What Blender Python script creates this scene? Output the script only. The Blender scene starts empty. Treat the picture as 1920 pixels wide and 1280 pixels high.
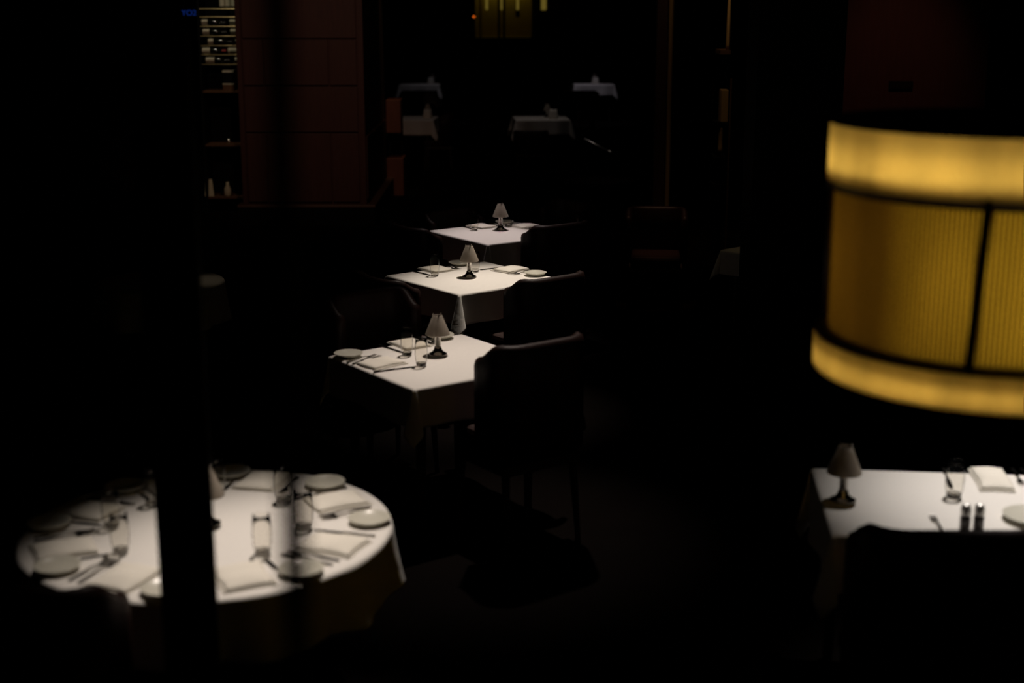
import bpy, bmesh, math, random
from mathutils import Vector, Matrix, Euler
random.seed(7)
sc = bpy.context.scene
COL = sc.collection
PI = math.pi
R = math.radians

# ------------------------------------------------------------------ camera, world, lights, exposure
cam_data = bpy.data.cameras.new('camera')
cam = bpy.data.objects.new('camera', cam_data); COL.objects.link(cam)
cam.location = (0, 0, 2.5)
cam.rotation_euler = (R(90 - 13.54), 0, 0)
cam_data.sensor_width = 36; cam_data.lens = 50.0
cam_data.clip_start = 0.05; cam_data.clip_end = 100
cam_data.dof.use_dof = True
cam_data.dof.focus_distance = 9.3
cam_data.dof.aperture_fstop = 1.5
sc.camera = cam

w = bpy.data.worlds.new('world'); sc.world = w; w.use_nodes = True
w.node_tree.nodes['Background'].inputs[0].default_value = (0.0006, 0.0005, 0.0005, 1)
w.node_tree.nodes['Background'].inputs[1].default_value = 0.1
sc.view_settings.view_transform = 'Standard'
sc.view_settings.look = 'None'
sc.view_settings.exposure = 0.0
sc.view_settings.gamma = 1.0
sc.view_settings.use_curve_mapping = False
sc.cycles.use_denoising = True
sc.cycles.max_bounces = 10
sc.cycles.transparent_max_bounces = 24
sc.cycles.sample_clamp_indirect = 4.0

def spot(name, loc, target, watts, deg, color=(1, .87, .76), blend=1.0, radius=.05):
    d = bpy.data.lights.new(name, 'SPOT'); d.energy = watts; d.spot_size = R(deg); d.spot_blend = blend
    d.color = color; d.shadow_soft_size = radius
    o = bpy.data.objects.new(name, d); COL.objects.link(o); o.location = loc
    o.rotation_euler = (Vector(target) - Vector(loc)).to_track_quat('-Z', 'Y').to_euler()
    return o
WARM = (1, .86, .745)
# ceiling downlights over the tables
spot('spot_nearest_table', (.10, 8.35, 4.9), (-.12, 6.78, .75), 660, 27, (1, .855, .75))
spot('spot_middle_table', (.45, 10.3, 4.9), (-.10, 8.80, .75), 860, 22, (1, .87, .745))
spot('spot_far_table', (-.1, 11.9, 4.9), (-.15, 10.62, .75), 500, 21, (1, .845, .82))
spot('spot_round_table', (-.62, 5.9, 4.9), (-.73, 4.28, .75), 710, 23.6, (1, .87, .77))
spot('spot_right_table', (2.25, 6.1, 4.9), (2.12, 4.80, .75), 860, 29, (1, .92, .86))
# weak accent lights further back
spot('spot_column', (-1.6, 10.5, 4.8), (-2.2, 16, 1.5), 130, 40, (1, .62, .45))
spot('spot_wine_shelf', (-3.5, 15.7, 4.2), (-3.4, 17.0, 1.9), 34, 40, (1, .9, .66))
spot('spot_bistro_table', (-2.7, 10.2, 4.8), (-1.95, 8.92, .75), 16, 6.5, (1, .8, .55))
spot('spot_far_room_right', (1.5, 29.0, 4.9), (1.5, 29.6, .75), 85, 34, (.92, .84, 1))
spot('spot_far_room_left', (-1.6, 29.0, 4.9), (-1.6, 29.6, .75), 28, 34, (.95, .88, 1))
spot('spot_dining_far_right', (.3, 20.9, 4.9), (.36, 21.5, .75), 26, 22, (1, .86, .8))
spot('spot_dining_far_left', (-1.2, 20.9, 4.9), (-1.25, 21.6, .75), 8, 22, (1, .86, .8))
spot('spot_cabinet', (-1.3, 17.6, 4.5), (-1.55, 18.55, 1.0), 40, 18, (1, .7, .4))
spot('spot_right_shelf', (1.75, 13.2, 4.6), (2.05, 14, 1.5), 36, 34, (1, .74, .42))
spot('spot_pole', (1.3, 14.2, 4.2), (1.63, 15, 2.3), 10, 60, (1, .74, .45))
spot('spot_right_panel', (3.6, 11.8, 4.4), (3.7, 14, 1.75), 34, 34, (1, .45, .3))
spot('spot_rail', (1.25, 19.0, 4.4), (1.25, 20, .5), 60, 16, (1, .85, .75))
spot('spot_empty_chair', (1.2, 11.5, 4.6), (1.22, 11.75, .47), 130, 10, (1, .62, .4))
spot('spot_side_table', (1.5, 10.6, 4.6), (1.68, 10.1, .75), 9, 9, (1, .75, .4))

# ------------------------------------------------------------------ materials
def mat(name, col, rough=.6, metal=0.0, spec=.5, bump=0.0, bscale=200.0, vary=0.0, vscale=4.0, sheen=0.0):
    m = bpy.data.materials.new(name); m.use_nodes = True
    nt = m.node_tree; b = nt.nodes['Principled BSDF']
    b.inputs['Base Color'].default_value = (*col, 1)
    b.inputs['Roughness'].default_value = rough
    b.inputs['Metallic'].default_value = metal
    b.inputs['Specular IOR Level'].default_value = spec
    b.inputs['Sheen Weight'].default_value = sheen
    if bump or vary:
        tc = nt.nodes.new('ShaderNodeTexCoord')
    if vary:
        n = nt.nodes.new('ShaderNodeTexNoise'); n.inputs['Scale'].default_value = vscale; n.inputs['Detail'].default_value = 5
        nt.links.new(tc.outputs['Object'], n.inputs['Vector'])
        mx = nt.nodes.new('ShaderNodeMix'); mx.data_type = 'RGBA'
        mx.inputs['A'].default_value = (*[c * (1 - vary) for c in col], 1)
        mx.inputs['B'].default_value = (*[min(1, c * (1 + vary)) for c in col], 1)
        nt.links.new(n.outputs['Fac'], mx.inputs['Factor']); nt.links.new(mx.outputs['Result'], b.inputs['Base Color'])
    if bump:
        n2 = nt.nodes.new('ShaderNodeTexNoise'); n2.inputs['Scale'].default_value = bscale; n2.inputs['Detail'].default_value = 3
        nt.links.new(tc.outputs['Object'], n2.inputs['Vector'])
        bp = nt.nodes.new('ShaderNodeBump'); bp.inputs['Strength'].default_value = bump; bp.inputs['Distance'].default_value = .01
        nt.links.new(n2.outputs['Fac'], bp.inputs['Height']); nt.links.new(bp.outputs['Normal'], b.inputs['Normal'])
    return m

def wood(name, c1, c2, rough=.45, scale=2.0):
    m = bpy.data.materials.new(name); m.use_nodes = True
    nt = m.node_tree; b = nt.nodes['Principled BSDF']; b.inputs['Roughness'].default_value = rough
    tc = nt.nodes.new('ShaderNodeTexCoord'); mp = nt.nodes.new('ShaderNodeMapping')
    mp.inputs['Scale'].default_value = (scale * 6, scale * 6, scale * .6)
    n = nt.nodes.new('ShaderNodeTexNoise'); n.inputs['Scale'].default_value = 3; n.inputs['Detail'].default_value = 6
    nt.links.new(tc.outputs['Object'], mp.inputs['Vector']); nt.links.new(mp.outputs['Vector'], n.inputs['Vector'])
    cr = nt.nodes.new('ShaderNodeValToRGB'); cr.color_ramp.elements[0].position = .3; cr.color_ramp.elements[1].position = .7
    cr.color_ramp.elements[0].color = (*c1, 1); cr.color_ramp.elements[1].color = (*c2, 1)
    nt.links.new(n.outputs['Fac'], cr.inputs['Fac']); nt.links.new(cr.outputs['Color'], b.inputs['Base Color'])
    return m

def glass_thin(name, tint, strength=1.0):
    m = bpy.data.materials.new(name); m.use_nodes = True
    nt = m.node_tree; nt.nodes.remove(nt.nodes['Principled BSDF'])
    out = nt.nodes['Material Output']
    tr = nt.nodes.new('ShaderNodeBsdfTransparent'); tr.inputs[0].default_value = (*tint, 1)
    gl = nt.nodes.new('ShaderNodeBsdfGlossy'); gl.inputs['Roughness'].default_value = .06
    gl.inputs['Color'].default_value = (1, 1, 1, 1)
    fr = nt.nodes.new('ShaderNodeLayerWeight'); fr.inputs['Blend'].default_value = .07 * strength
    mx = nt.nodes.new('ShaderNodeMixShader')
    nt.links.new(fr.outputs['Fresnel'], mx.inputs[0]); nt.links.new(tr.outputs[0], mx.inputs[1]); nt.links.new(gl.outputs[0], mx.inputs[2])
    nt.links.new(mx.outputs[0], out.inputs['Surface'])
    return m

def shade_mat(name, col, ribs=0, glow=.85, wave=0.0):
    m = bpy.data.materials.new(name); m.use_nodes = True
    nt = m.node_tree; nt.nodes.remove(nt.nodes['Principled BSDF'])
    out = nt.nodes['Material Output']
    df = nt.nodes.new('ShaderNodeBsdfDiffuse'); tl = nt.nodes.new('ShaderNodeBsdfTranslucent')
    mx = nt.nodes.new('ShaderNodeMixShader'); mx.inputs[0].default_value = glow
    tc = nt.nodes.new('ShaderNodeTexCoord')
    n = nt.nodes.new('ShaderNodeTexNoise'); n.inputs['Scale'].default_value = 9; n.inputs['Detail'].default_value = 6
    mp = nt.nodes.new('ShaderNodeMapping'); mp.inputs['Scale'].default_value = (1, 1, .25)
    nt.links.new(tc.outputs['Object'], mp.inputs['Vector']); nt.links.new(mp.outputs['Vector'], n.inputs['Vector'])
    cr = nt.nodes.new('ShaderNodeValToRGB')
    cr.color_ramp.elements[0].position = .3; cr.color_ramp.elements[1].position = .72
    cr.color_ramp.elements[0].color = (*[c * .72 for c in col], 1); cr.color_ramp.elements[1].color = (*col, 1)
    nt.links.new(n.outputs['Fac'], cr.inputs['Fac'])
    nt.links.new(cr.outputs['Color'], df.inputs['Color']); nt.links.new(cr.outputs['Color'], tl.inputs['Color'])
    nt.links.new(df.outputs[0], mx.inputs[1]); nt.links.new(tl.outputs[0], mx.inputs[2])
    nt.links.new(mx.outputs[0], out.inputs['Surface'])
    return m

def emit(name, col, s):
    m = bpy.data.materials.new(name); m.use_nodes = True
    b = m.node_tree.nodes['Principled BSDF']
    b.inputs['Base Color'].default_value = (*[c * .3 for c in col], 1)
    b.inputs['Emission Color'].default_value = (*col, 1); b.inputs['Emission Strength'].default_value = s
    return m

M = dict(
    cloth=mat('white_table_linen', (.80, .77, .72), .9, spec=.15, bump=.25, bscale=14, sheen=.1),
    napkin=mat('cream_napkin_linen', (.80, .76, .67), .9, spec=.15, bump=.2, bscale=60),
    plate=mat('stoneware_glaze', (.60, .58, .49), .28, spec=.5),
    steel=mat('polished_steel', (.58, .56, .53), .16, metal=1),
    chrome=mat('chrome', (.66, .63, .59), .2, metal=1),
    satin=mat('satin_steel', (.80, .78, .75), .42, metal=1),
    gunmetal=mat('dark_pepper_wood', (.03, .022, .018), .4),
    shade=mat('painted_lamp_shade', (.36, .31, .255), .55, spec=.3, bump=.1, bscale=300),
    glass=glass_thin('clear_glass', (.965, .96, .945)),
    glass_base=mat('thick_glass_base', (.93, .91, .86), .02),
    chair=mat('oxblood_leather', (.020, .007, .005), .5, spec=.22, bump=.15, bscale=60),
    legwood=mat('dark_stained_leg', (.02, .012, .008), .5),
    tablewood=mat('walnut_table_top', (.05, .028, .016), .5),
    black=mat('black_powder_coat', (.004, .004, .004), .7, spec=.1),
    floor=mat('dark_carpet', (.0035, .0024, .002), .95, spec=.02, bump=.4, bscale=120, vary=.3),
    wall=mat('dark_wall_paint', (.012, .009, .008), .9, spec=.1, vary=.2),
    ceil=mat('dark_ceiling_paint', (.010, .009, .008), .9, spec=.1),
    column=wood('mahogany_panel', (.055, .017, .011), (.075, .024, .016), .6),
    step_edge_lit=mat('lit_step_edge', (.09, .045, .025), .5),  # paler tone: light on the step edge put into the colour
    cabinet=wood('cherry_cabinet_wood', (.12, .035, .016), (.16, .05, .022), .5),
    shelfwood=wood('shelf_wood', (.10, .045, .02), (.14, .065, .03), .5),
    brass=mat('brass_rod', (.55, .42, .22), .3, metal=1),
    bottle=mat('dark_bottle_glass', (.006, .008, .005), .12, spec=.6),
    label=mat('wine_label_paper', (.62, .57, .44), .8, spec=.1, vary=.15, vscale=60),
    capsule=mat('red_capsule_foil', (.35, .02, .02), .35),
    capsule2=mat('black_capsule_foil', (.02, .018, .018), .3),
    paper=mat('menu_paper', (.55, .48, .34), .8, spec=.1),
    olive=mat('olive_plaster', (.42, .33, .06), .85, spec=.1, vary=.12),
    drumwhite=mat('drum_inner_lid', (.8, .74, .6), .8),
    drumband=shade_mat('amber_parchment', (.99, .80, .36), glow=.8),
    drummid=shade_mat('amber_pleated_silk', (.27, .165, .012), glow=.8),
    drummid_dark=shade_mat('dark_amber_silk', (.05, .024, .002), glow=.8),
    ring=mat('dark_bronze_ring', (.02, .010, .006), .5, metal=.3),
    bulb=emit('warm_bulb', (1, .75, .4), 6),
    blue=emit('blue_sign_light', (.02, .09, .6), .16),
    red=emit('orange_indicator', (1, .16, .01), 1.0),
    tube=emit('hanging_tube_glow', (.5, .36, .06), .2),
    tan=mat('tan_cardboard', (.38, .22, .08), .8),
)

_g = M['glass_base'].node_tree.nodes['Principled BSDF']; _g.inputs['Transmission Weight'].default_value = 1; _g.inputs['IOR'].default_value = 1.5
# ------------------------------------------------------------------ mesh helpers
def obj(name, bm, m, parent=None, loc=None, smooth=False, bevel=0, solid=0):
    me = bpy.data.meshes.new(name)
    bmesh.ops.recalc_face_normals(bm, faces=bm.faces[:]) if not solid else None
    bm.to_mesh(me); bm.free()
    me.materials.append(m)
    if smooth:
        for p in me.polygons: p.use_smooth = True
    o = bpy.data.objects.new(name, me); COL.objects.link(o)
    if parent: o.parent = parent
    if loc: o.location = loc
    if solid:
        s = o.modifiers.new('solid', 'SOLIDIFY'); s.thickness = solid; s.offset = -1
    if bevel:
        b = o.modifiers.new('bevel', 'BEVEL'); b.width = bevel; b.segments = 2; b.limit_method = 'ANGLE'
    return o

def tag(o, label, cat, group=None):
    o['label'] = label; o['category'] = cat
    if group: o['group'] = group
    return o

def thing(name, loc, rz, label, cat, group=None):
    o = bpy.data.objects.new(name, None); COL.objects.link(o)
    o.empty_display_size = .05
    o.location = loc; o.rotation_euler = (0, 0, rz)
    return tag(o, label, cat, group)

def copy_tree(o, parent=None):
    c = o.copy(); COL.objects.link(c)
    if parent: c.parent = parent
    for ch in o.children: copy_tree(ch, c)
    return c

_protos = {}
def place(kind, maker, loc, rz, label, cat, group=None, scale=None):
    """first call uses the built thing itself; later calls copy it with all its parts"""
    if kind in _protos: o = copy_tree(_protos[kind])
    else: o = maker(); _protos[kind] = o
    o.location = loc; o.rotation_euler = (0, 0, rz)
    o.scale = scale or (1, 1, 1)
    tag(o, label, cat)
    if group: o['group'] = group
    elif 'group' in o: del o['group']
    return o

def box(bm, x0, x1, y0, y1, z0, z1, mtx=None):
    vs = [bm.verts.new((x, y, z)) for z in (z0, z1) for y in (y0, y1) for x in (x0, x1)]
    if mtx:
        for v in vs: v.co = mtx @ v.co
    for f in ((0, 2, 3, 1), (4, 5, 7, 6), (0, 1, 5, 4), (2, 6, 7, 3), (0, 4, 6, 2), (1, 3, 7, 5)):
        bm.faces.new([vs[i] for i in f])
    return vs

def lathe(bm, prof, n=32, close=False, cx=0, cy=0, axis='Z'):
    rings = []
    for r, z in prof:
        ring = []
        if r < 1e-6: ring = [bm.verts.new((cx, cy, z))] * n
        else:
            for i in range(n):
                a = 2 * PI * i / n
                p = (cx + r * math.cos(a), cy + r * math.sin(a), z)
                if axis == 'X': p = (z, r * math.cos(a), r * math.sin(a))
                ring.append(bm.verts.new(p))
        if r < 1e-6 and axis == 'X': ring[0].co = (z, 0, 0)
        rings.append(ring)
    pairs = list(zip(rings, rings[1:])) + ([(rings[-1], rings[0])] if close else [])
    for a, b in pairs:
        for i in range(n):
            j = (i + 1) % n
            q = []
            for v in (a[i], a[j], b[j], b[i]):
                if v not in q: q.append(v)
            if len(q) >= 3: bm.faces.new(q)
    return rings

def tube(bm, p0, p1, r0, r1=None, n=12):
    r1 = r0 if r1 is None else r1
    p0, p1 = Vector(p0), Vector(p1); d = (p1 - p0).normalized()
    q = d.to_track_quat('Z', 'Y')
    rs = []
    for p, r in ((p0, r0), (p1, r1)):
        rs.append([bm.verts.new(p + q @ Vector((r * math.cos(2 * PI * i / n), r * math.sin(2 * PI * i / n), 0))) for i in range(n)])
    for i in range(n):
        j = (i + 1) % n; bm.faces.new((rs[0][i], rs[0][j], rs[1][j], rs[1][i]))
    bm.faces.new(rs[0][::-1]); bm.faces.new(rs[1])

def B(): return bmesh.new()
def struct(name, bm, m, bevel=0):
    o = obj(name, bm, m, bevel=bevel); o['kind'] = 'structure'; return o
def bx(*a):
    b = B(); box(b, *a); return b

# ------------------------------------------------------------------ the room
X0, X1, Y0, Y1, ZC = -9, 9, -2.5, 33.5, 5.2
struct('floor', bx(X0, X1, Y0, Y1, -.12, 0), M['floor'])
struct('ceiling', bx(X0, X1, Y0, Y1, ZC, ZC + .12), M['ceil'])
struct('wall_left', bx(X0 - .15, X0, Y0, Y1, 0, ZC), M['wall'])
struct('wall_right', bx(X1, X1 + .15, Y0, Y1, 0, ZC), M['wall'])
struct('wall_front', bx(X0, X1, Y0 - .15, Y0, 0, ZC), M['wall'])
# back wall with an opening for the lit alcove window
WX0, WX1, WZ0, WZ1 = -.858, .462, 1.637, 2.85
b = B()
box(b, X0, WX0, Y1, Y1 + .2, 0, ZC); box(b, WX1, X1, Y1, Y1 + .2, 0, ZC)
box(b, WX0, WX1, Y1, Y1 + .2, 0, WZ0); box(b, WX0, WX1, Y1, Y1 + .2, WZ1, ZC)
struct('wall_back', b, M['wall'])
# the window: olive reveal, mullions, pane
wn = bpy.data.objects.new('window_1', None); COL.objects.link(wn); wn.location = (0, Y1, WZ0); wn['kind'] = 'structure'
b = B()
box(b, WX0, WX1, .75, .8, 0, WZ1 - WZ0); box(b, WX0, WX0 + .02, 0, .75, 0, WZ1 - WZ0); box(b, WX1 - .02, WX1, 0, .75, 0, WZ1 - WZ0)
box(b, WX0, WX1, 0, .75, -.03, 0); box(b, WX0, WX1, 0, .75, WZ1 - WZ0, WZ1 - WZ0 + .03)
obj('alcove_lining', b, M['olive'], wn)
for x in (-.30, -.185):
    obj('mullion', bx(x - .028, x + .028, .02, .07, 0, WZ1 - WZ0), M['black'], wn)
obj('mullion', bx(WX0 + .11, WX0 + .15, .06, .1, 0, WZ1 - WZ0), M['brass'], wn)
obj('window_frame', bx(WX0, WX1, -.02, .04, -.05, 0), M['black'], wn)
ld = bpy.data.lights.new('alcove_light', 'AREA'); ld.energy = .38; ld.size = .12; ld.shape = 'RECTANGLE'; ld.size = 1.1; ld.size_y = .08; ld.color = (1, .82, .3)
lo = bpy.data.objects.new('alcove_light', ld); COL.objects.link(lo); lo.location = (-.2, Y1 + .62, WZ1 - .06)

# hanging tubes in front of the alcove
for x, lab in ((-.585, 'glowing glass tube hanging in the lit alcove, left of its twin mullions'), (-.242, 'glowing glass tube hanging between the two dark mullions of the alcove'),
               (.13, 'glowing glass tube hanging in the alcove right of the mullions'), (.72, 'glowing tube lamp hanging right outside the lit alcove')):
    inside = x < .5
    yy = Y1 + .3 if inside else Y1 - .3
    t = thing('tube_pendant', (x, yy, 2.25), 0, lab, 'lamp', 'tube lamps by the lit alcove')
    r = .06 if not inside else .03
    if abs(x + .242) < .01: r = .024
    b = B(); H_ = .5; lathe(b, [(0, 0), (r, .005), (r, H_), (0, H_)], 16); obj('glass_tube', b, M['tube'], t, smooth=True)
    top = (WZ1 if inside else ZC) - 2.25
    b = B(); tube(b, (0, 0, .5), (0, 0, top), .006, n=8); obj('cord', b, M['black'], t)
    if abs(x - .13) < .01:
        obj('bracket', bx(-.05, .05, -.02, .02, -.16, -.01), M['black'], t)
# small orange indicator beside the alcove
t = thing('indicator_light', (-.92, Y1 - .001, 2.10), 0, 'tiny orange indicator light on the back wall left of the lit alcove', 'light')
obj('housing', bx(-.16, .09, -.03, 0, -.03, .03), M['black'], t)
obj('lens', bx(.02, .07, -.036, -.03, -.017, .017), M['red'], t)

# ------------------------------------------------------------------ panelled column with stepped plinth
t = thing('column', (-2.34, 16, 0), 0, 'massive square column clad in dark mahogany panels on a stepped plinth', 'column')
b = B(); box(b, -.70, .70, .03, 2.5, .24, ZC); obj('core', b, M['column'], t)
b = B()
zs = [.26, 1.045, 1.56, 2.07, 2.58, 3.09, 3.6, 4.1, 4.6, 5.18]
for i in range(len(zs) - 1):
    z0, z1 = zs[i] + .008, zs[i + 1] - .008
    if i == 0: z1 = zs[1] - .008
    xs = [-.64, .63]
    if i in (0, 2, 4, 6): xs = [-.64, -.40, .315, .63]
    for a, c in zip(xs, xs[1:]):
        box(b, a + .007, c - .007, 0, .03, z0, z1)
obj('front_panels', b, M['column'], t, bevel=.006)
b = B(); box(b, -.70, -.645, -.005, .03, .24, ZC); box(b, .637, .70, -.005, .03, .24, ZC); obj('stile', b, M['column'], t, bevel=.004)
b = B()
for y0, y1 in ((.06, .16), (.2, .9), (.95, 1.7), (1.75, 2.45)): box(b, .70, .715, y0, y1, .3, 1.0)
obj('side_panels', b, M['column'], t, bevel=.004)
obj('plinth', bx(-.75, .79, -.04, 2.55, 0, .205), M['black'], t)  # black colour stands in for the shade on the plinth front
obj('lit_edge_strip', bx(-.76, .80, -.05, 2.56, .205, .24), M['step_edge_lit'], t, bevel=.008)  # thin paler strip added to imitate the lit top edge of the step

# ------------------------------------------------------------------ wine shelf left of the column
SY = 17.0
t = thing('wine_shelf', (-3.4, SY, 0), 0, 'tall open wine shelf holding bottles, between the dark wall and the column', 'shelf')
obj('side_panel', bx(-.272, -.247, 0, .38, 0, 2.75), M['black'], t)
obj('side_panel', bx(.29, .32, 0, .38, 0, 2.75), M['black'], t)
obj('back_panel', bx(-.272, .32, .38, .40, 0, 2.75), M['black'], t)
for z in (1.445, .815, .19): obj('shelf_board', bx(-.247, .29, 0, .38, z - .022, z), M['shelfwood'], t)
rows = [2.19, 2.08, 1.97, 1.866, 1.756]
for z in rows + [2.299, 2.392]:
    b = B(); tube(b, (-.247, .03, z - .006), (.29, .03, z - .006), .006, n=8); tube(b, (-.247, .2, z - .006), (.29, .2, z - .006), .006, n=8)
    obj('brass_rod', b, M['brass'], t)

def bottle_maker(horizontal, lab_w, cap):
    o = bpy.data.objects.new('wine_bottle', None); COL.objects.link(o)
    prof = [(0, 0), (.034, .0), (.0365, .004), (.0365, .185), (.03, .21), (.016, .235), (.0135, .25), (.0135, .30), (0, .30)]
    ax = 'X' if horizontal else 'Z'
    b = B(); lathe(b, prof, 20, axis=ax); body = obj('body', b, M['bottle'], o, smooth=True)
    b = B(); lathe(b, [(.0372, .025), (.0372, .025 + lab_w)], 20, axis=ax); obj('paper_label', b, M['label'], body, smooth=True)
    b = B(); lathe(b, [(.0142, .252), (.0148, .295), (.0146, .302), (0, .302)], 16, axis=ax); obj('capsule', b, cap, body, smooth=True)
    return o
px = lambda p: (p - 374) / 66.0 * .41 - 3.647
labs = [((375.5, 11), (428, 12.5)), ((376.5, 11.5), (429, 12)), ((386, 9.5), (438, 12)), ((374, 14.5), (423, 16)), ((380, 16.5), (435, 15))]
ordn = ['top', 'second', 'third', 'fourth', 'lowest']
for i, row in enumerate(labs):
    for j, (p, wpx) in enumerate(row):
        red = (i == 3 and j == 0)
        k = 'bh%d%s' % (round(wpx), red)
        place(k, lambda: bottle_maker(True, wpx * .0062, M['capsule'] if red else M['capsule2']),
              (px(p) - .025, SY + .11, rows[i] + .0385), 0,
              '%s bottle lying on the %s brass rack row of the wine shelf%s' % (('left', 'right')[j], ordn[i], ', with red capsule' if red else ''), 'bottle', 'bottles lying on the wine shelf')
for j, (x, nm) in enumerate(((-3.395, 'left'), (-3.328, 'middle'), (-3.261, 'right'))):
    place('bu', lambda: bottle_maker(False, .10, M['capsule2']), (x, SY + .12, 2.3925), 0,
          '%s one of the upright bottles on the highest rod of the wine shelf' % nm, 'bottle', 'upright bottles on the wine shelf', (.86, .86, 1))
# things on the wooden boards
t = thing('lantern', (-3.355, SY + .12, 1.4455), 0, 'small dark box lantern with pale rims on the upper wooden shelf board', 'lantern')
obj('body', bx(-.06, .06, -.06, .06, .012, .222), M['black'], t)
obj('rim', bx(-.064, .064, -.064, .064, 0, .07), M['shelfwood'], t); obj('rim', bx(-.064, .064, -.064, .064, .212, .232), M['label'], t)
obj('rim', bx(-.066, .066, -.066, .066, .07, .083), M['label'], t)
b = B(); lathe(b, [(0, 0), (.028, 0), (.03, .06), (.026, .06), (.024, .01), (0, .01)], 18); 
tag(obj('votive_glass', b, M['chrome'], loc=(-3.387, SY + .1, .8155), smooth=True), 'tiny shiny votive cup on the middle wooden shelf board', 'cup')
def stem_maker():
    o = bpy.data.objects.new('wine_glass', None); COL.objects.link(o)
    b = B(); lathe(b, [(0, 0), (.034, .002), (.006, .008), (.004, .09), (.006, .095)], 20); obj('stem', b, M['glass_base'], o, smooth=True)
    b = B(); lathe(b, [(.006, .095), (.03, .11), (.04, .15), (.034, .2)], 20); obj('bowl', b, M['glass'], o, smooth=True)
    return o
for j, x in enumerate((-3.605, -3.506, -3.40, -3.30)):
    for_ = ('leftmost', 'second from left', 'third from left', 'rightmost')[j]
    place('stem', stem_maker, (x, SY + .14, .1905), 0, '%s of four stemmed wine glasses on the lowest board of the wine shelf' % for_, 'glass', 'stemmed glasses on the wine shelf', (1, 1, 2.1))
b = B(); vs = [b.verts.new(p) for p in ((-.06, 0, 0), (.05, 0, 0), (.02, .06, .2), (-.06, .06, .2))]; b.faces.new(vs)
tag(obj('menu_card', b, M['paper'], loc=(-3.63, SY + .03, .1925), solid=.004), 'pale menu card leaning at the left end of the lowest shelf board', 'menu')
b = B(); lathe(b, [(0, 0), (.035, 0), (.04, .02), (.04, .09), (.018, .14), (.018, .17), (0, .17)], 18)
tag(obj('carafe', b, M['paper'], loc=(-3.42, SY + .06, .1905), smooth=True), 'small pale ceramic carafe on the lowest shelf board', 'carafe')

# blue number sign on the dark wall
cu = bpy.data.curves.new('sign_text', 'FONT'); cu.body = 'YO2'; cu.size = .10; cu.extrude = .006; cu.align_x = 'CENTER'
to = bpy.data.objects.new('tmp', cu); COL.objects.link(to)
dg = bpy.context.evaluated_depsgraph_get(); me = bpy.data.meshes.new_from_object(to.evaluated_get(dg))
bpy.data.objects.remove(to); me.materials.clear(); me.materials.append(M['blue'])
t = thing('blue_sign', (-4.19, 18.94, 2.29), 0, 'small glowing blue lettered sign on dark wall left of the wine shelf', 'sign')
so = bpy.data.objects.new('lettering', me); COL.objects.link(so); so.parent = t; so.rotation_euler = (PI / 2, 0, 0); so.location = (0, -.012, 0)
obj('backing', bx(-.14, .14, 0, .02, -.04, .13), M['black'], t)
struct('wall_partition', bx(-9, -1.66, 18.96, 19.1, 0, ZC), M['wall'])

# cherry cabinet behind the column
t = thing('cabinet', (-1.53, 18.5, 0), 0, 'cherry wood two-tier cabinet showing just right of the mahogany column', 'cabinet')
obj('base_cupboard', bx(-.10, .12, 0, .45, 0, .487), M['cabinet'], t, bevel=.006)
obj('post', bx(-.10, -.07, .35, .45, .487, .81), M['black'], t); obj('post', bx(.06, .09, .35, .45, .487, .81), M['black'], t)
obj('upper_box', bx(-.10, .09, .05, .45, .81, 1.232), M['cabinet'], t, bevel=.006)

# ------------------------------------------------------------------ pole, right shelf, right panel, pillar, rail
b = B(); tube(b, (0, 0, 0), (0, 0, ZC), .024, n=20)
tag(obj('pole', b, M['tan'], loc=(1.64, 15, 0), smooth=False), 'slim tan upright pole, faintly lit near the top, right of centre', 'pole')
struct('trim_1', bx(1.50, 1.61, 15.05, 15.15, 0, ZC), M['column'])

t = thing('display_shelf', (2.09, 14, 0), 0, 'narrow dark display shelf seen end-on, right of the slim pole', 'shelf')
b = B(); box(b, .028, .04, -.02, 0, 0, 1.75); obj('upright', b, M['shelfwood'], t)
obj('upright', bx(-.10, -.09, .3, .32, 0, 1.75), M['black'], t)
for z in (1.33, .995, .72): obj('shelf_board', bx(-.10, .028, -.01, .32, z - .02, z), M['black'], t)
obj('shelf_board', bx(-.08, .02, -.01, .32, 1.98, 2.02), M['shelfwood'], t)
obj('upright', bx(-.02, .028, .28, .32, 0, 2.0), M['black'], t)
b = B(); lathe(b, [(0, 0), (.024, 0), (.018, .05), (.012, .5), (0, .5)], 16)
tag(obj('tapered_vase', b, M['tan'], loc=(2.09, 14.06, 2.0205), smooth=True), 'tall thin tan vase on top of narrow display shelf', 'vase')
b = B(); box(b, -.036, .032, 0, .16, 0, .31)
tag(obj('storage_box', b, M['tan'], loc=(2.073, 14.0, 1.3305), bevel=.004), 'upright tan box file on the upper board of narrow display shelf', 'box')
b = B(); lathe(b, [(0, 0), (.03, 0), (.022, .08), (.02, .16), (.028, .26), (.034, .30), (0, .30)], 20)
tag(obj('vase', b, M['tan'], loc=(2.045, 14.03, .9955), smooth=True), 'waisted tan vase on the lower board of narrow display shelf', 'vase')

struct('wall_panel', bx(3.15, 4.6, 14.0, 14.2, 0, ZC), M['column'])
t = thing('picture', (3.77, 13.985, 1.69), 0, 'small dark framed picture low on the red-brown wall panel above the drum lamp', 'picture')
obj('frame', bx(-.115, .115, -.012, .013, -.035, .035), M['black'], t); obj('canvas', bx(-.10, .10, -.014, -.01, -.025, .025), M['wall'], t)
t = thing('pillar', (1.9, 9.0, 0), 0, 'plain black square pillar between the side table and the drum lamp', 'pillar')
obj('shaft', bx(-.375, .17, 0, .4, .1, ZC), M['black'], t); obj('base', bx(-.375, .19, -.02, .42, 0, .1), M['black'], t)

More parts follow.
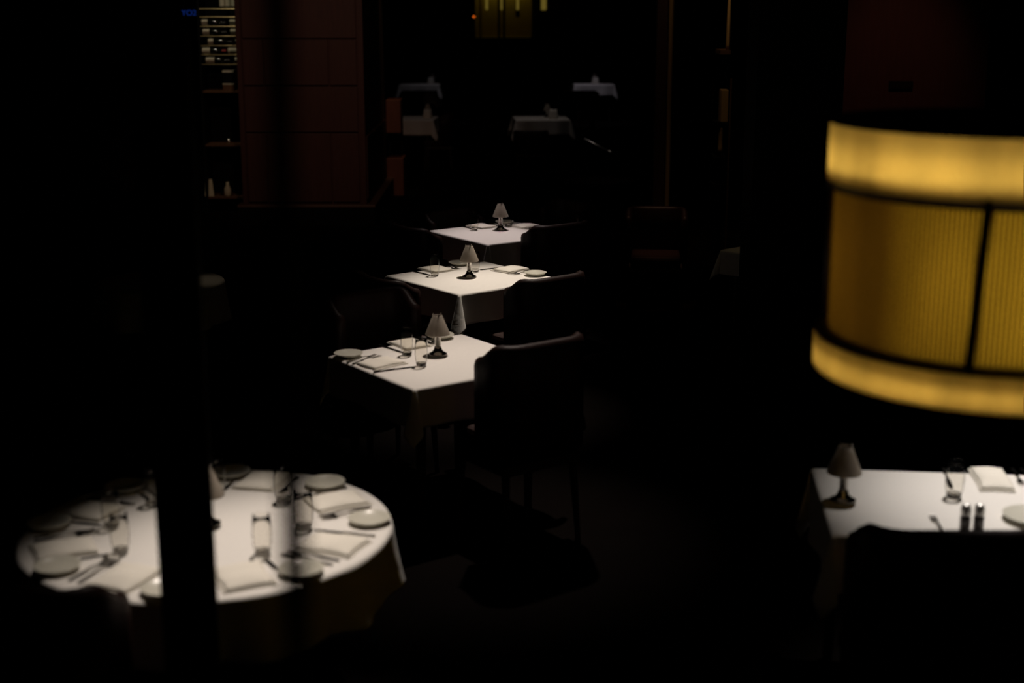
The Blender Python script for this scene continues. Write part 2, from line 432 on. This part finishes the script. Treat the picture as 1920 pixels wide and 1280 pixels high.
t = thing('handrail', (1.19, 20, 0), 0, 'sloping slim metal handrail in front of the far dining room', 'handrail')
b = B(); tube(b, (-.18, 0, .60), (.17, 0, .42), .010); obj('rail', b, M['satin'], t, smooth=True)
b = B(); tube(b, (.16, 0, .425), (.20, 0, .405), .018); obj('end_cap', b, M['satin'], t, smooth=True)
b = B(); tube(b, (-.15, 0, 0), (-.15, 0, .58), .010); obj('post', b, M['black'], t)
b = B(); tube(b, (.14, 0, 0), (.14, 0, .43), .010); obj('post', b, M['black'], t)

# ------------------------------------------------------------------ foreground posts
t = thing('upright_post', (-.842, 3.4, 0), 0, 'wide black upright post blurred in front of the round table', 'post')
obj('shaft', bx(-.062, .080, 0, .03, .015, 2.43), M['black'], t, bevel=.004)
obj('foot_plate', bx(-.10, .10, -.06, .09, 0, .015), M['black'], t)
t = thing('slim_rod', (-.193, 1.2, 0), 0, 'slim black rod, very blurred, closest to the viewer before the column', 'rod')
b = B(); tube(b, (-.012, 0, .01), (.012, 0, ZC), .0122, n=16); obj('shaft', b, M['black'], t, smooth=True)
b = B(); lathe(b, [(0, 0), (.05, 0), (.05, .008), (.014, .012), (0, .012)], 20, cx=-.012); obj('flange', b, M['black'], t)

# ------------------------------------------------------------------ big drum pendant
DX, DY, DZ = 1.239, 3.6, 1.561
t = thing('drum_pendant', (DX, DY, DZ), 0, 'huge amber drum pendant lamp with pleated middle band, blurred at right', 'lamp')
def band(name, r, z0, z1, m, th=.004):
    b = B(); lathe(b, [(r, z0), (r, z1)], 160); return obj(name, b, m, t, smooth=True, solid=th)
band('lower_band', .444, 0, .088, M['drumband'])
band('upper_band', .430, .490, .640, M['drumband'])
b = B(); n = 220; r0 = .403
for i in range(n):                                   # silk strands laid side by side
    a0, a1, a2 = [2 * PI * (i + q) / n for q in (0, .5, 1)]
    q0, q1, q2 = [[b.verts.new((rr * math.cos(a), rr * math.sin(a), z)) for z in (.098, .478)] for a, rr in ((a0, r0), (a1, r0 + .006), (a2, r0))]
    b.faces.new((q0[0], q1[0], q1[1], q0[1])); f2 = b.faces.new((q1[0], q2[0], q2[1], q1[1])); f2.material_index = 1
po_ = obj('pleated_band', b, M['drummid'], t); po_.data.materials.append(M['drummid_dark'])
for z, r in ((.088, .443), (.474, .429)):
    b = B(); lathe(b, [(.378, z - .004), (r, z - .004), (r, z + .003), (r - .02, z + .016), (.378, z + .016)], 128, close=True); obj('ring', b, M['ring'], t, smooth=False)
for k in range(4):
    a = R(-113 + 90 * k); b = B()
    tube(b, (.422 * math.cos(a - .02), .422 * math.sin(a - .02), .085), (.418 * math.cos(a + .02), .418 * math.sin(a + .02), .500), .0125, n=10); obj('strut', b, M['ring'], t, smooth=True)
b = B(); lathe(b, [(0, .634), (.433, .634), (.433, .642), (0, .642)], 64); obj('top_cover', b, M['ring'], t)
b = B(); lathe(b, [(0, .006), (.439, .006), (.439, .010), (0, .010)], 64); obj('bottom_diffuser', b, M['drumwhite'], t)
b = B(); tube(b, (0, 0, .637), (0, 0, ZC - DZ - .04), .014, n=12); obj('stem', b, M['black'], t)
b = B(); lathe(b, [(0, ZC - DZ), (.08, ZC - DZ), (.08, ZC - DZ - .04), (0, ZC - DZ - .04)], 24); obj('ceiling_rose', b, M['black'], t)
for k in range(3):
    a = R(30 + 120 * k); bxp, byp = .10 * math.cos(a), .10 * math.sin(a)
    b = B(); lathe(b, [(0, .27), (.02, .275), (.032, .31), (.024, .35), (.014, .37), (.014, .41), (0, .41)], 16, cx=bxp, cy=byp); obj('bulb', b, M['bulb'], t, smooth=True)
for k in range(4):
    a = R(70 + 90 * k)
    pd = bpy.data.lights.new('drum_bulb_light', 'POINT'); pd.energy = 3.0; pd.color = (1, .9, .72); pd.shadow_soft_size = .03
    po = bpy.data.objects.new('drum_bulb_light', pd); COL.objects.link(po); po.location = (DX + .16 * math.cos(a), DY + .16 * math.sin(a), DZ + .32)

# ------------------------------------------------------------------ tablecloths and tables
def roll(d, rho=.014):
    q = rho * PI / 2
    if d <= 0: return 0, 0
    if d < q: return rho * math.sin(d / rho), -rho * (1 - math.cos(d / rho))
    return rho, -rho - (d - q)

def square_cloth(hx, hy, drop, seed=0, gam=26, z=.75):
    """square linen with hanging sides and a pinched fold at every corner; hx, hy = half size of the visible top"""
    rnd = random.Random(seed); b = B()
    rho = .014
    ph = [rnd.uniform(0, 6) for _ in range(8)]
    def coords(h):
        c = [-(h + drop) + drop * (i / 14.0) for i in range(14)]
        fine = [-h + rho * k for k in (-1.6, -1.1, -.6, 0, .5)]
        c = [x for x in c if x < fine[0] - .004] + fine
        c += [-h + (h * 2) * k / 18.0 for k in range(1, 18)]
        c += [-x for x in fine[::-1]]
        c += sorted(-x for x in [-(h + drop) + drop * (i / 14.0) for i in range(14)] if x < fine[0] - .004)
        return c
    xs, ys = coords(hx - rho), coords(hy - rho); ax, ay = hx - rho, hy - rho
    G = []
    for yy in ys:
        row = []
        for xx in xs:
            dx, dy = max(0, abs(xx) - ax), max(0, abs(yy) - ay)
            sx, sy = (1 if xx >= 0 else -1), (1 if yy >= 0 else -1)
            if dx == 0 and dy == 0:
                zz = .0006 * math.sin(xx * 9 + ph[0]) * math.sin(yy * 8 + ph[1]); p = (xx, yy, z + zz)
            elif dy == 0:
                o, dz = roll(dx); wv = (dx / drop) ** 1.3 * (.010 * math.sin(yy * 11 + ph[2] + sx) + .008 * math.sin(yy * 23 + ph[3]))
                p = (sx * (ax + o + wv + .008 * dx / drop), yy, z + dz)
            elif dx == 0:
                o, dz = roll(dy); wv = (dy / drop) ** 1.3 * (.010 * math.sin(xx * 11 + ph[4] + sy) + .008 * math.sin(xx * 23 + ph[5]))
                p = (xx, sy * (ay + o + wv + .008 * dy / drop), z + dz)
            else:
                r = math.hypot(dx, dy); phi = math.atan2(dy, dx)
                o, dz = roll(r); s2 = math.sin(2 * phi); g = R(gam) * s2
                hang = -dz
                out = hang * math.tan(g) * .8 + o * s2 * .4
                e = (.7071, .7071); lat = .20 * hang * math.sin(4 * phi)
                cx = math.cos(phi) ** 2 * o; cy = math.sin(phi) ** 2 * o
                qx = ax + cx + out * e[0] + lat * .7071; qy = ay + cy + out * e[1] - lat * .7071
                p = (sx * qx, sy * qy, z - hang * math.cos(g * .7))
            row.append(b.verts.new(p))
        G.append(row)
    for j in range(len(ys) - 1):
        for i in range(len(xs) - 1):
            b.faces.new((G[j][i], G[j][i + 1], G[j + 1][i + 1], G[j + 1][i]))
    return b

def round_cloth(rad, drop, folds=11, z=.75, seed=0):
    rnd = random.Random(seed); b = B(); n = 192; rho = .014; ra = rad - rho
    ds = [-ra, -ra * .75, -ra * .5, -ra * .25, -.06, -.01, 0, .004, .008, .013, .018, .023] + [.03 + (drop - .03) * k / 12 for k in range(13)]
    p1, p2 = rnd.uniform(0, 6), rnd.uniform(0, 6); rings = []
    for d in ds:
        ring = []
        if d == -ra: rings.append([b.verts.new((0, 0, z))] * n); continue
        for i in range(n):
            a = 2 * PI * i / n; o, dz = roll(d)
            k = max(0, d / drop) ** 1.2
            rr = ra + min(d, 0) + o + k * (.012 + .022 * math.sin(folds * a + p1) + .010 * math.sin((folds * 2 - 3) * a + p2))
            ring.append(b.verts.new((rr * math.cos(a), rr * math.sin(a), z + dz)))
        rings.append(ring)
    for A_, C_ in zip(rings, rings[1:]):
        for i in range(n):
            j = (i + 1) % n; q = []
            for v in (A_[i], A_[j], C_[j], C_[i]):
                if v not in q: q.append(v)
            b.faces.new(q)
    return b

def square_table(x, y, deg, hx, hy, lab, group=None):
    t = thing('dining_table', (x, y, 0), R(deg), lab, 'table', group)
    obj('tabletop', bx(-hx + .03, hx - .03, -hy + .03, hy - .03, .715, .744), M['tablewood'], t, bevel=.006)
    for sx in (-1, 1):
        for sy in (-1, 1):
            b = B(); tube(b, (sx * (hx - .09), sy * (hy - .09), 0), (sx * (hx - .09), sy * (hy - .09), .715), .02, .028, n=12); obj('leg', b, M['legwood'], t, smooth=False)
    return t
def lay_cloth(x, y, deg, bm, lab, group=None):
    o = obj('tablecloth', bm, M['cloth'], loc=(x, y, 0), smooth=True, solid=.0018); o.rotation_euler = (0, 0, R(deg))
    return tag(o, lab, 'tablecloth', group)
def round_table(x, y, r, lab, group=None):
    t = thing('round_table', (x, y, 0), 0, lab, 'table', group)
    b = B(); lathe(b, [(0, .715), (r - .03, .715), (r - .025, .73), (r - .03, .744), (0, .744)], 64); obj('tabletop', b, M['tablewood'], t)
    b = B(); lathe(b, [(0, .03), (.045, .03), (.04, .36), (.06, .715), (0, .715)], 24); obj('pedestal', b, M['legwood'], t, smooth=True)
    b = B(); lathe(b, [(0, 0), (r * .5, 0), (r * .5, .015), (.06, .035), (0, .035)], 32); obj('base', b, M['legwood'], t)
    return t

# ------------------------------------------------------------------ tableware makers (each stands on z = 0)
def napkin_maker(seed):
    """linen folded into a book of two soft layers, 20 x 17 cm"""
    def f():
        rnd = random.Random(seed); b = B(); nx, ny = 16, 12
        for (w_, d_, z0, th, ox, oy, puff) in ((.200, .165, .0005, .0065, 0, 0, .0015), (.190, .150, .0072, .0065, -.004, .004, .010)):
            top, bot = [], []
            for j in range(ny + 1):
                rt, rb = [], []
                for i in range(nx + 1):
                    u, v = i / nx, j / ny
                    x = (u - .5) * w_ + ox + .003 * math.sin(v * 5 + seed); y = (v - .5) * d_ + oy + .003 * math.sin(u * 6 + seed * 2)
                    ed = min(1, 7 * min(u, 1 - u, v, 1 - v)) ** .6
                    pf = puff * math.sin(PI * u) ** .7 * math.sin(PI * min(1, v * 1.0)) ** .7 * (1 + .3 * math.sin(u * 9 + seed))
                    zt = z0 + th * (.55 + .45 * ed) + pf; zb = z0 + th * .5 * (1 - ed) * .4
                    rt.append(b.verts.new((x, y, zt))); rb.append(b.verts.new((x, y, zb)))
                top.append(rt); bot.append(rb)
            for j in range(ny):
                for i in range(nx):
                    b.faces.new((top[j][i], top[j][i + 1], top[j + 1][i + 1], top[j + 1][i])); b.faces.new((bot[j][i], bot[j + 1][i], bot[j + 1][i + 1], bot[j][i + 1]))
            for i in range(nx):
                b.faces.new((bot[0][i], bot[0][i + 1], top[0][i + 1], top[0][i])); b.faces.new((bot[ny][i + 1], bot[ny][i], top[ny][i], top[ny][i + 1]))
            for j in range(ny):
                b.faces.new((bot[j + 1][0], bot[j][0], top[j][0], top[j + 1][0])); b.faces.new((bot[j][nx], bot[j + 1][nx], top[j + 1][nx], top[j][nx]))
        return obj('folded_napkin', b, M['napkin'], smooth=True)
    return f

def plate_maker():
    b = B(); r = .0725
    lathe(b, [(0, .002), (.038, .002), (.040, 0), (.043, 0), (.044, .003), (.064, .012), (r, .0185), (r + .0008, .0205), (r - .001, .022), (.064, .019), (.046, .0095), (0, .0085)], 56)
    return obj('bread_plate', b, M['plate'], smooth=True)

def glass_maker():
    o = bpy.data.objects.new('tumbler', None); COL.objects.link(o)
    b = B(); lathe(b, [(.0255, .016), (.029, .035), (.031, .07), (.030, .10), (.0275, .137), (.0268, .1375), (.0292, .10), (.0300, .07), (.028, .036), (.0245, .018)], 32); obj('wall', b, M['glass'], o, smooth=True)
    b = B(); lathe(b, [(0, .0005), (.022, .0005), (.0245, .003), (.0255, .016), (.0242, .017), (.018, .0145), (0, .0135)], 32); obj('thick_base', b, M['glass_base'], o, smooth=True)
    return o

def strip(b, pts, th):
    """pts: (x, half width, z) along a handle; makes a closed flat bar"""
    L = []
    for x, hw, z in pts:
        L.append([b.verts.new((x, -hw, z)), b.verts.new((x, hw, z)), b.verts.new((x, hw * .8, z + th)), b.verts.new((x, -hw * .8, z + th))])
    for p, q in zip(L, L[1:]):
        for i in range(4):
            j = (i + 1) % 4; b.faces.new((p[i], p[j], q[j], q[i]))
    b.faces.new(L[0]); b.faces.new(L[-1][::-1])

def knife_maker():
    o = bpy.data.objects.new('table_knife', None); COL.objects.link(o)
    b = B(); strip(b, [(-.115, .004, .001), (-.112, .0075, .0005), (-.06, .0068, .0005), (-.01, .0052, .001), (0, .005, .002)], .0055); obj('handle', b, M['steel'], o, smooth=False)
    b = B(); strip(b, [(0, .005, .0025), (.012, .008, .0025), (.06, .0095, .0018), (.09, .009, .0012), (.106, .005, .001), (.110, .001, .001)], .0018); obj('blade', b, M['steel'], o)
    return o

def fork_maker():
    o = bpy.data.objects.new('table_fork', None); COL.objects.link(o)
    b = B(); strip(b, [(-.10, .004, .001), (-.098, .0085, .0008), (-.05, .006, .004), (.0, .0035, .009), (.03, .0032, .0065), (.036, .005, .005)], .003); obj('handle', b, M['steel'], o)
    b = B(); strip(b, [(.036, .005, .005), (.044, .0115, .0035), (.056, .0125, .002)], .0022)
    for k in (-1.5, -.5, .5, 1.5):
        y = k * .0066; m = []
        for x, hw, z in ((.055, .0022, .002), (.075, .0019, .0015), (.092, .0016, .004), (.099, .0006, .0065)):
            m.append([b.verts.new((x, y - hw, z)), b.verts.new((x, y + hw, z)), b.verts.new((x, y + hw, z + .002)), b.verts.new((x, y - hw, z + .002))])
        for p, q in zip(m, m[1:]):
            for i in range(4):
                j = (i + 1) % 4; b.faces.new((p[i], p[j], q[j], q[i]))
        b.faces.new(m[0]); b.faces.new(m[-1][::-1])
    obj('tines', b, M['steel'], o)
    return o

def lamp_maker():
    o = bpy.data.objects.new('table_lamp', None); COL.objects.link(o)
    b = B(); lathe(b, [(0, .0), (.046, 0), (.048, .003), (.046, .006), (.036, .010), (.027, .017), (.020, .028), (.016, .042), (0, .042)], 40); obj('base', b, M['chrome'], o, smooth=True)
    b = B(); lathe(b, [(0, .042), (.016, .042), (.0155, .11), (.0185, .112), (.0185, .118), (.012, .12), (.008, .19), (0, .19)], 32); obj('stem', b, M['chrome'], o, smooth=True)
    b = B(); lathe(b, [(.0598, .107), (.0600, .1045), (.0612, .1035), (.0622, .1045), (.0620, .107), (.0240, .2015), (.0232, .2025), (.0224, .2015), (.0598, .107)], 64); sh = obj('lamp_shade', b, M['shade'], o, smooth=True)
    b = B(); lathe(b, [(.0, .188), (.0275, .191), (.0275, .194), (0, .194)], 32); obj('shade_holder', b, M['chrome'], sh)
    b = B()
    for k in range(3):
        a = R(10 + 120 * k); tube(b, (.0235 * math.cos(a), .0235 * math.sin(a), .19), (.0235 * math.cos(a), .0235 * math.sin(a), .211), .003, n=8)
    obj('clip', b, M['chrome'], sh)
    return o

def shaker_maker():
    o = bpy.data.objects.new('shaker', None); COL.objects.link(o)
    b = B(); lathe(b, [(0, 0), (.0175, 0), (.0175, .045), (.016, .055), (0, .055)], 28); obj('body', b, M['gunmetal'], o, smooth=True)
    b = B(); lathe(b, [(.0172, .055), (.0175, .062), (.0175, .078), (.014, .089), (.007, .094), (0, .095)], 28); obj('cap', b, M['satin'], o, smooth=True)
    return o

TT = .7512   # top of the linen
def put(kind, T, lx, ly, a, label, cat, group, zoff=0.0, scale=None):
    tx, ty, tr = T; r = R(tr)
    x = tx + lx * math.cos(r) - ly * math.sin(r); y = ty + lx * math.sin(r) + ly * math.cos(r)
    mk = {'plate': plate_maker, 'glass': glass_maker, 'knife': knife_maker, 'fork': fork_maker, 'lamp': lamp_maker, 'shaker': shaker_maker,
          'nap1': napkin_maker(1), 'nap2': napkin_maker(2), 'nap3': napkin_maker(3)}[kind]
    return place(kind, mk, (x, y, TT + zoff), R(tr + a), label, cat, group, scale)

def setting(T, where, nap, napa, knife, forks, plate, glass, group, k=1):
    """nap=(x,y) ... all in the table's own frame; angle = direction in which the cutlery points"""
    if nap: put('nap%d' % k, T, nap[0], nap[1], napa, 'folded cream napkin at %s' % where, 'napkin', 'folded napkins ' + group)
    if knife: put('knife', T, *knife, 'steel table knife at %s' % where, 'knife', 'table knives ' + group)
    for f, nm in zip(forks, ('outer', 'inner')): put('fork', T, *f, '%s steel fork at %s' % (nm, where), 'fork', 'table forks ' + group)
    if plate: put('plate', T, plate[0], plate[1], 0, 'small bread plate at %s' % where, 'plate', 'bread plates ' + group)
    if glass: put('glass', T, glass[0], glass[1], 0, 'clear tumbler at %s' % where, 'glass', 'tumblers ' + group)

TA = (-.361, 6.884, 36.4); TB = (-.255, 9.055, 38.8); TC = (-.084, 10.872, 36.1)
HX, HY = .4085, .4025
names = {'A': 'nearest square table', 'B': 'middle square table', 'C': 'farthest square table of the row'}
for k, T, sd in (('A', TA, 1), ('B', TB, 2), ('C', TC, 3)):
    square_table(*T, HX, HY, 'square dining table under the white cloth, %s' % {'A': 'nearest of the row of three', 'B': 'middle one of the row of three', 'C': 'farthest of the row of three'}[k], 'square tables in the row')
    lay_cloth(*T, square_cloth(HX, HY, .20, sd, 30 if k == 'B' else 14), 'white tablecloth draped over the %s' % names[k], 'tablecloths on the square tables')
# lamps
for k, T, p in (('A', TA, (.049, .090)), ('B', TB, (-.019, .011)), ('C', TC, (.059, .090))):
    put('lamp', T, *p, 0, 'small chrome table lamp with cone shade on the %s' % names[k], 'lamp', 'cone-shade lamps in the row')
G = 'on the square tables'
setting(TA, 'the back place of the nearest square table', (.045, .345), 87, (-.085, .318, -85), [(.170, .362, 268), (.146, .358, 267)], (.256, .380), (-.087, .168), G, 1)
setting(TA, 'the left place of the nearest square table', (-.285, .088), 5, (-.288, -.044, -7), [(-.312, .236, 12), (-.305, .196, 15)], (-.339, .318), (-.145, -.056), G, 2)
setting(TB, 'the back place of the middle square table', (-.045, .345), 92, (-.193, .318, 273), [(.092, .35, 268), (.064, .345, 268)], (.185, .390), (-.172, .181), G, 3)
setting(TB, 'the right place of the middle square table', (.330, .028), 187, (.285, .140, 172), [(.338, -.118, 176), (.332, -.083, 180)], (.350, -.215), (.123, .134), G, 1)
setting(TC, 'the back place of the farthest square table', (.022, .300), 94, (-.100, .290, 266), [(.135, .29, 272), (.165, .295, 268)], (.27, .33), (-.109, .205), G, 2)
setting(TC, 'the right place of the farthest square table', (.310, .105), 184, (.27, .225, 180), [(.315, -.030, 179), (.31, -.003, 181)], (.335, -.120), (.205, .19), G, 3)

# ------------------------------------------------------------------ big round table
TR = (-1.0325, 4.558, 0); RR = .622
round_table(TR[0], TR[1], RR, 'large round dining table set for eight, under its white cloth')
lay_cloth(TR[0], TR[1], 0, round_cloth(RR, .22, 12, seed=4), 'white cloth falling in folds around the large round table')
def pol(r, az): return r * math.cos(R(az)), r * math.sin(R(az))
azs = [(-67, 'front right place, right of the wide post, on the round table'), (-22, 'right front place of the round table'), (30, 'right rear place of the round table'),
       (76, 'back place of the round table, right of the wide post'), (118, 'back place of the round table, left of the wide post'), (160, 'left rear place of the round table'),
       (-156, 'left front place of the round table'), (-112, 'front place of the round table, behind the wide post')]
G2 = 'on the round table'
for i, (az, wh) in enumerate(azs):
    nx, ny = pol(.478, az + 1)
    kx, ky = pol(.47, az + 15); fx, fy = pol(.475, az - 16.2); fx2, fy2 = pol(.470, az - 12.2); plx, ply = pol(.545, az - 25); gx, gy = pol(.33, az + 20)
    setting(TR, wh, (nx, ny), az, (kx, ky, az + 180 + 6), [(fx2, fy2, az + 180)] + ([(fx, fy, az + 180 - 3)] if i in (1, 6, 7, 2) else []), (plx, ply), (gx, gy), G2, 1 + i % 3)
put('lamp', TR, -.012, .035, 0, 'small chrome table lamp in the middle of the round table, behind the post', 'lamp', 'cone-shade lamps')

# ------------------------------------------------------------------ right table under the drum lamp
TD = (1.690, 4.787, -6)
square_table(*TD, .58, .357, 'rectangular dining table at right below the amber drum lamp')
lay_cloth(*TD, square_cloth(.58, .357, .22, 9, 10), 'white tablecloth on the rectangular table below the drum lamp')
def toD(x, y):
    r = R(-TD[2]); dx, dy = x - TD[0], y - TD[1]; return dx * math.cos(r) - dy * math.sin(r), dx * math.sin(r) + dy * math.cos(r)
put('lamp', TD, *toD(1.187, 4.83), 0, 'small chrome table lamp with dark shade on table below the drum lamp', 'lamp', 'cone-shade lamps')
put('glass', TD, *toD(1.594, 4.86), 0, 'clear tumbler on the table below the drum lamp', 'glass', 'tumblers by the drum lamp', scale=(1.08, 1.08, 1.0))
put('knife', TD, *toD(1.632, 5.06), -93, 'steel table knife at the back of the table below the drum lamp', 'knife', 'cutlery by the drum lamp')
put('nap2', TD, *toD(1.790, 5.04), -92, 'folded cream napkin at the back of the table below the drum lamp', 'napkin', 'napkins by the drum lamp', scale=(1.25, .78, 1.2))
put('fork', TD, *toD(1.900, 5.08), -92, 'outer steel fork right of the napkin below the drum lamp', 'fork', 'cutlery by the drum lamp')
put('fork', TD, *toD(1.935, 5.08), -92, 'inner steel fork right of the napkin below the drum lamp', 'fork', 'cutlery by the drum lamp')
put('shaker', TD, *toD(1.533, 4.535), 0, 'left one of two steel-capped shakers on the table below the drum lamp', 'shaker', 'salt and pepper shakers')
put('shaker', TD, *toD(1.579, 4.535), 0, 'right one of two steel-capped shakers on the table below the drum lamp', 'shaker', 'salt and pepper shakers')
put('plate', TD, *toD(1.795, 4.63), 0, 'small round bread plate near the shakers below the drum lamp', 'plate', 'plates by the drum lamp', scale=(1.35, 1.35, 1))
put('fork', TD, *toD(1.455, 4.57), 93, 'steel fork left of the shakers below the drum lamp', 'fork', 'cutlery by the drum lamp')

# ------------------------------------------------------------------ armchairs
def chair_maker():
    """barrel dining chair: U-shaped upholstered shell whose arms slope down to the front; back at -y, front at +y; unit height .86"""
    o = bpy.data.objects.new('armchair', None); COL.objects.link(o)
    W, D, c = .235, .40, .10
    path = [(-W, .20), (-W, .17), (-W, .135), (-W, c)]
    for k in range(1, 7):
        a = PI + PI / 2 * k / 6; path.append((-W + c + c * math.cos(a), c + c * math.sin(a)))
    path += [(-.07, 0), (0, 0), (.07, 0)]
    for k in range(0, 7):
        a = -PI / 2 + PI / 2 * k / 6; path.append((W - c + c * math.cos(a), c + c * math.sin(a)))
    path += [(W, .135), (W, .17), (W, .20)]
    pts = [Vector((x, y, 0)) for x, y in path]; b = B(); rows_ = []; n = len(pts); th = .028
    for i, p in enumerate(pts):
        d = (pts[min(i + 1, n - 1)] - pts[max(i - 1, 0)]).normalized(); nrm = Vector((d.y, -d.x, 0))
        t = max(0, min(1, (p.y - .05) / .15)); t = t * t * (3 - 2 * t)
        top = .86 - .07 * t
        ring = []
        for (o_, zf) in ((th, .40), (th, top - .03), (th * .75, top - .010), (0, top), (-th * .75, top - .010), (-th, top - .03), (-th, .40)):
            q = p + nrm * o_; ring.append(b.verts.new((q.x, q.y, zf)))
        rows_.append(ring)
    for r1, r2 in zip(rows_, rows_[1:]):
        for i in range(6): b.faces.new((r1[i], r1[i + 1], r2[i + 1], r2[i]))
        b.faces.new((r1[6], r1[0], r2[0], r2[6]))
    b.faces.new(rows_[0]); b.faces.new(rows_[-1][::-1])
    obj('backrest', b, M['chair'], o, smooth=True)
    b = B(); box(b, -.205, .205, .03, .45, .37, .47); obj('seat', b, M['chair'], o, bevel=.025)
    b = B(); box(b, -.22, .22, .02, .42, .33, .37); obj('seat_frame', b, M['legwood'], o)
    for sx in (-1, 1):
        for y in (.05, .40):
            b = B(); tube(b, (sx * .21, y + (.02 if y > .2 else -.03), 0), (sx * .195, y, .34), .013, .02, n=10); obj('leg', b, M['legwood'], o)
    return o
def chair_at(T, side, t, along, h, label, group):
    tx, ty, tr = T; r = R(tr)
    e1 = Vector((math.cos(r), math.sin(r))); e2 = Vector((-e1.y, e1.x))
    n, a, rz = {'nr': (-e2, e1, tr), 'nl': (-e1, e2, tr - 90), 'fl': (e2, e1, tr + 180), 'fr': (e1, e2, tr + 90)}[side]
    p = Vector((tx, ty)) + n * (.4 + t) + a * along
    return place('armchair', chair_maker, (p.x, p.y, 0), R(rz), label, 'chair', group, (1, 1, h / .86))
CG = 'armchairs at the square tables'
chair_at(TA, 'nr', .42, .04, 1.0, 'dark leather armchair at the near right side of the nearest square table', CG)
chair_at(TA, 'fl', .42, .03, .97, 'dark leather armchair behind the nearest square table, left of its lamp', CG)
chair_at(TB, 'nr', .45, .0, .885, 'dark leather armchair at the near right side of the middle square table', CG)
chair_at(TB, 'nl', .41, -.02, .86, 'dark leather armchair at the near left side of the middle square table', CG)
chair_at(TC, 'nr', .33, .06, .905, 'dark leather armchair at the near right side of the farthest square table', CG)
chair_at(TC, 'nl', .50, .02, .885, 'dark leather armchair at the near left side of the farthest square table', CG)
chair_at(TC, 'fl', .30, -.06, .86, 'dark leather armchair behind the back left side of the farthest square table', CG)
chair_at(TC, 'fr', .40, .05, .93, 'dark leather armchair behind the back right side of the farthest square table', CG)
def chair_free(x, y, rz, h, label, group=None, s=1.0):
    return place('armchair', chair_maker, (x, y, 0), R(rz), label, 'chair', group, (s, 1, h / .86))
chair_free(1.36, 4.06, 0, .935, 'dark armchair with its back to us at table below the drum lamp', s=1.12)
x, y = pol(1.02, -110); chair_free(TR[0] + x, TR[1] + y, -14, .955, 'dark armchair with its back to us at the front left of the round table', 'armchairs at the round table')
chair_free(1.22, 11.95, 175, .80, 'reddish armchair turned towards us, alone right of the farthest square table')

# ------------------------------------------------------------------ small bistro table at left, side table at right
round_table(-2.24, 8.9, .40, 'small round bistro table at left, mostly hidden by the wide post')
lay_cloth(-2.24, 8.9, 0, round_cloth(.40, .26, 9, seed=8), 'dim white cloth on the small bistro table at left')
chair_free(-1.93, 9.80, 192, .82, 'dim armchair behind the small bistro table at left')
TS = (2.03, 10.04, 40)
square_table(*TS, .38, .38, 'dimly lit side table beside the black pillar')
lay_cloth(*TS, square_cloth(.38, .38, .18, 12, 22), 'dim tablecloth on the side table beside the black pillar')
put('plate', TS, -.20, .17, 0, 'small bread plate on the dim side table by the pillar', 'plate', 'tableware by the pillar')
put('glass', TS, -.10, .13, 0, 'clear tumbler on the dim side table by the pillar', 'glass', 'tableware by the pillar')

# ------------------------------------------------------------------ far dining room
far = [('first', (.44, 21.7, 4), .41, .38, 'at the near end of the far room'), ('second', (-1.53, 21.7, -3), .38, .38, 'in the far room beside the cabinet'),
       ('third', (1.34, 28.1, 3), .32, .32, 'far back at right, in front of the last one'), ('fourth', (-1.82, 28.1, 0), .34, .34, 'far back at left, in front of the last one'),
       ('fifth', (1.72, 30.6, 2), .42, .36, 'last at right in the far room'), ('sixth', (-1.95, 30.6, 0), .42, .36, 'last at left in the far room')]
def upright_napkin_maker():
    b = B(); n = 24; pr_ = []
    for z, r in ((0, .07), (.03, .072), (.09, .06), (.13, .05)):
        pr_.append([b.verts.new((r * (1 + .12 * math.sin(5 * 2 * PI * i / n)) * math.cos(2 * PI * i / n), r * (1 + .12 * math.sin(5 * 2 * PI * i / n)) * math.sin(2 * PI * i / n), z + (.012 * math.sin(3 * 2 * PI * i / n) if z > .1 else 0))) for i in range(n)])
    for p, q in zip(pr_, pr_[1:]):
        for i in range(n):
            j = (i + 1) % n; b.faces.new((p[i], p[j], q[j], q[i]))
    b.faces.new(pr_[0][::-1]); b.faces.new(pr_[-1])
    return obj('standing_napkin', b, M['napkin'], smooth=True)
for i, (nm, T, hx, hy, wh) in enumerate(far):
    square_table(*T, hx, hy, 'square table %s' % wh, 'tables in the far room')
    lay_cloth(*T, square_cloth(hx, hy, .23, 20 + i, 18), 'white cloth on the table %s' % wh, 'cloths in the far room')
    lx = {0: .10, 1: .25, 4: .04, 5: .26}.get(i)
    if lx is not None:
        put('lamp', T, lx, .08, 0, 'tiny cone-shade lamp on table %s' % wh, 'lamp', 'lamps in the far room')
    if i in (0, 1, 4, 5):
        r = R(T[2]); lx2 = {0: .14, 1: .22, 4: .0, 5: .20}[i]
        place('upnap', upright_napkin_maker, (T[0] + lx2 + .04, T[1] - .12, TT), 0, 'white standing napkin on table %s' % wh, 'napkin', 'standing napkins in the far room')
chair_free(.28, 21.05, 0, .62, 'small brown chair in front of the near far-room table, right of centre')
chair_free(-.90, 21.6, 95, .82, 'brown chair beside the far-room table by the cabinet')
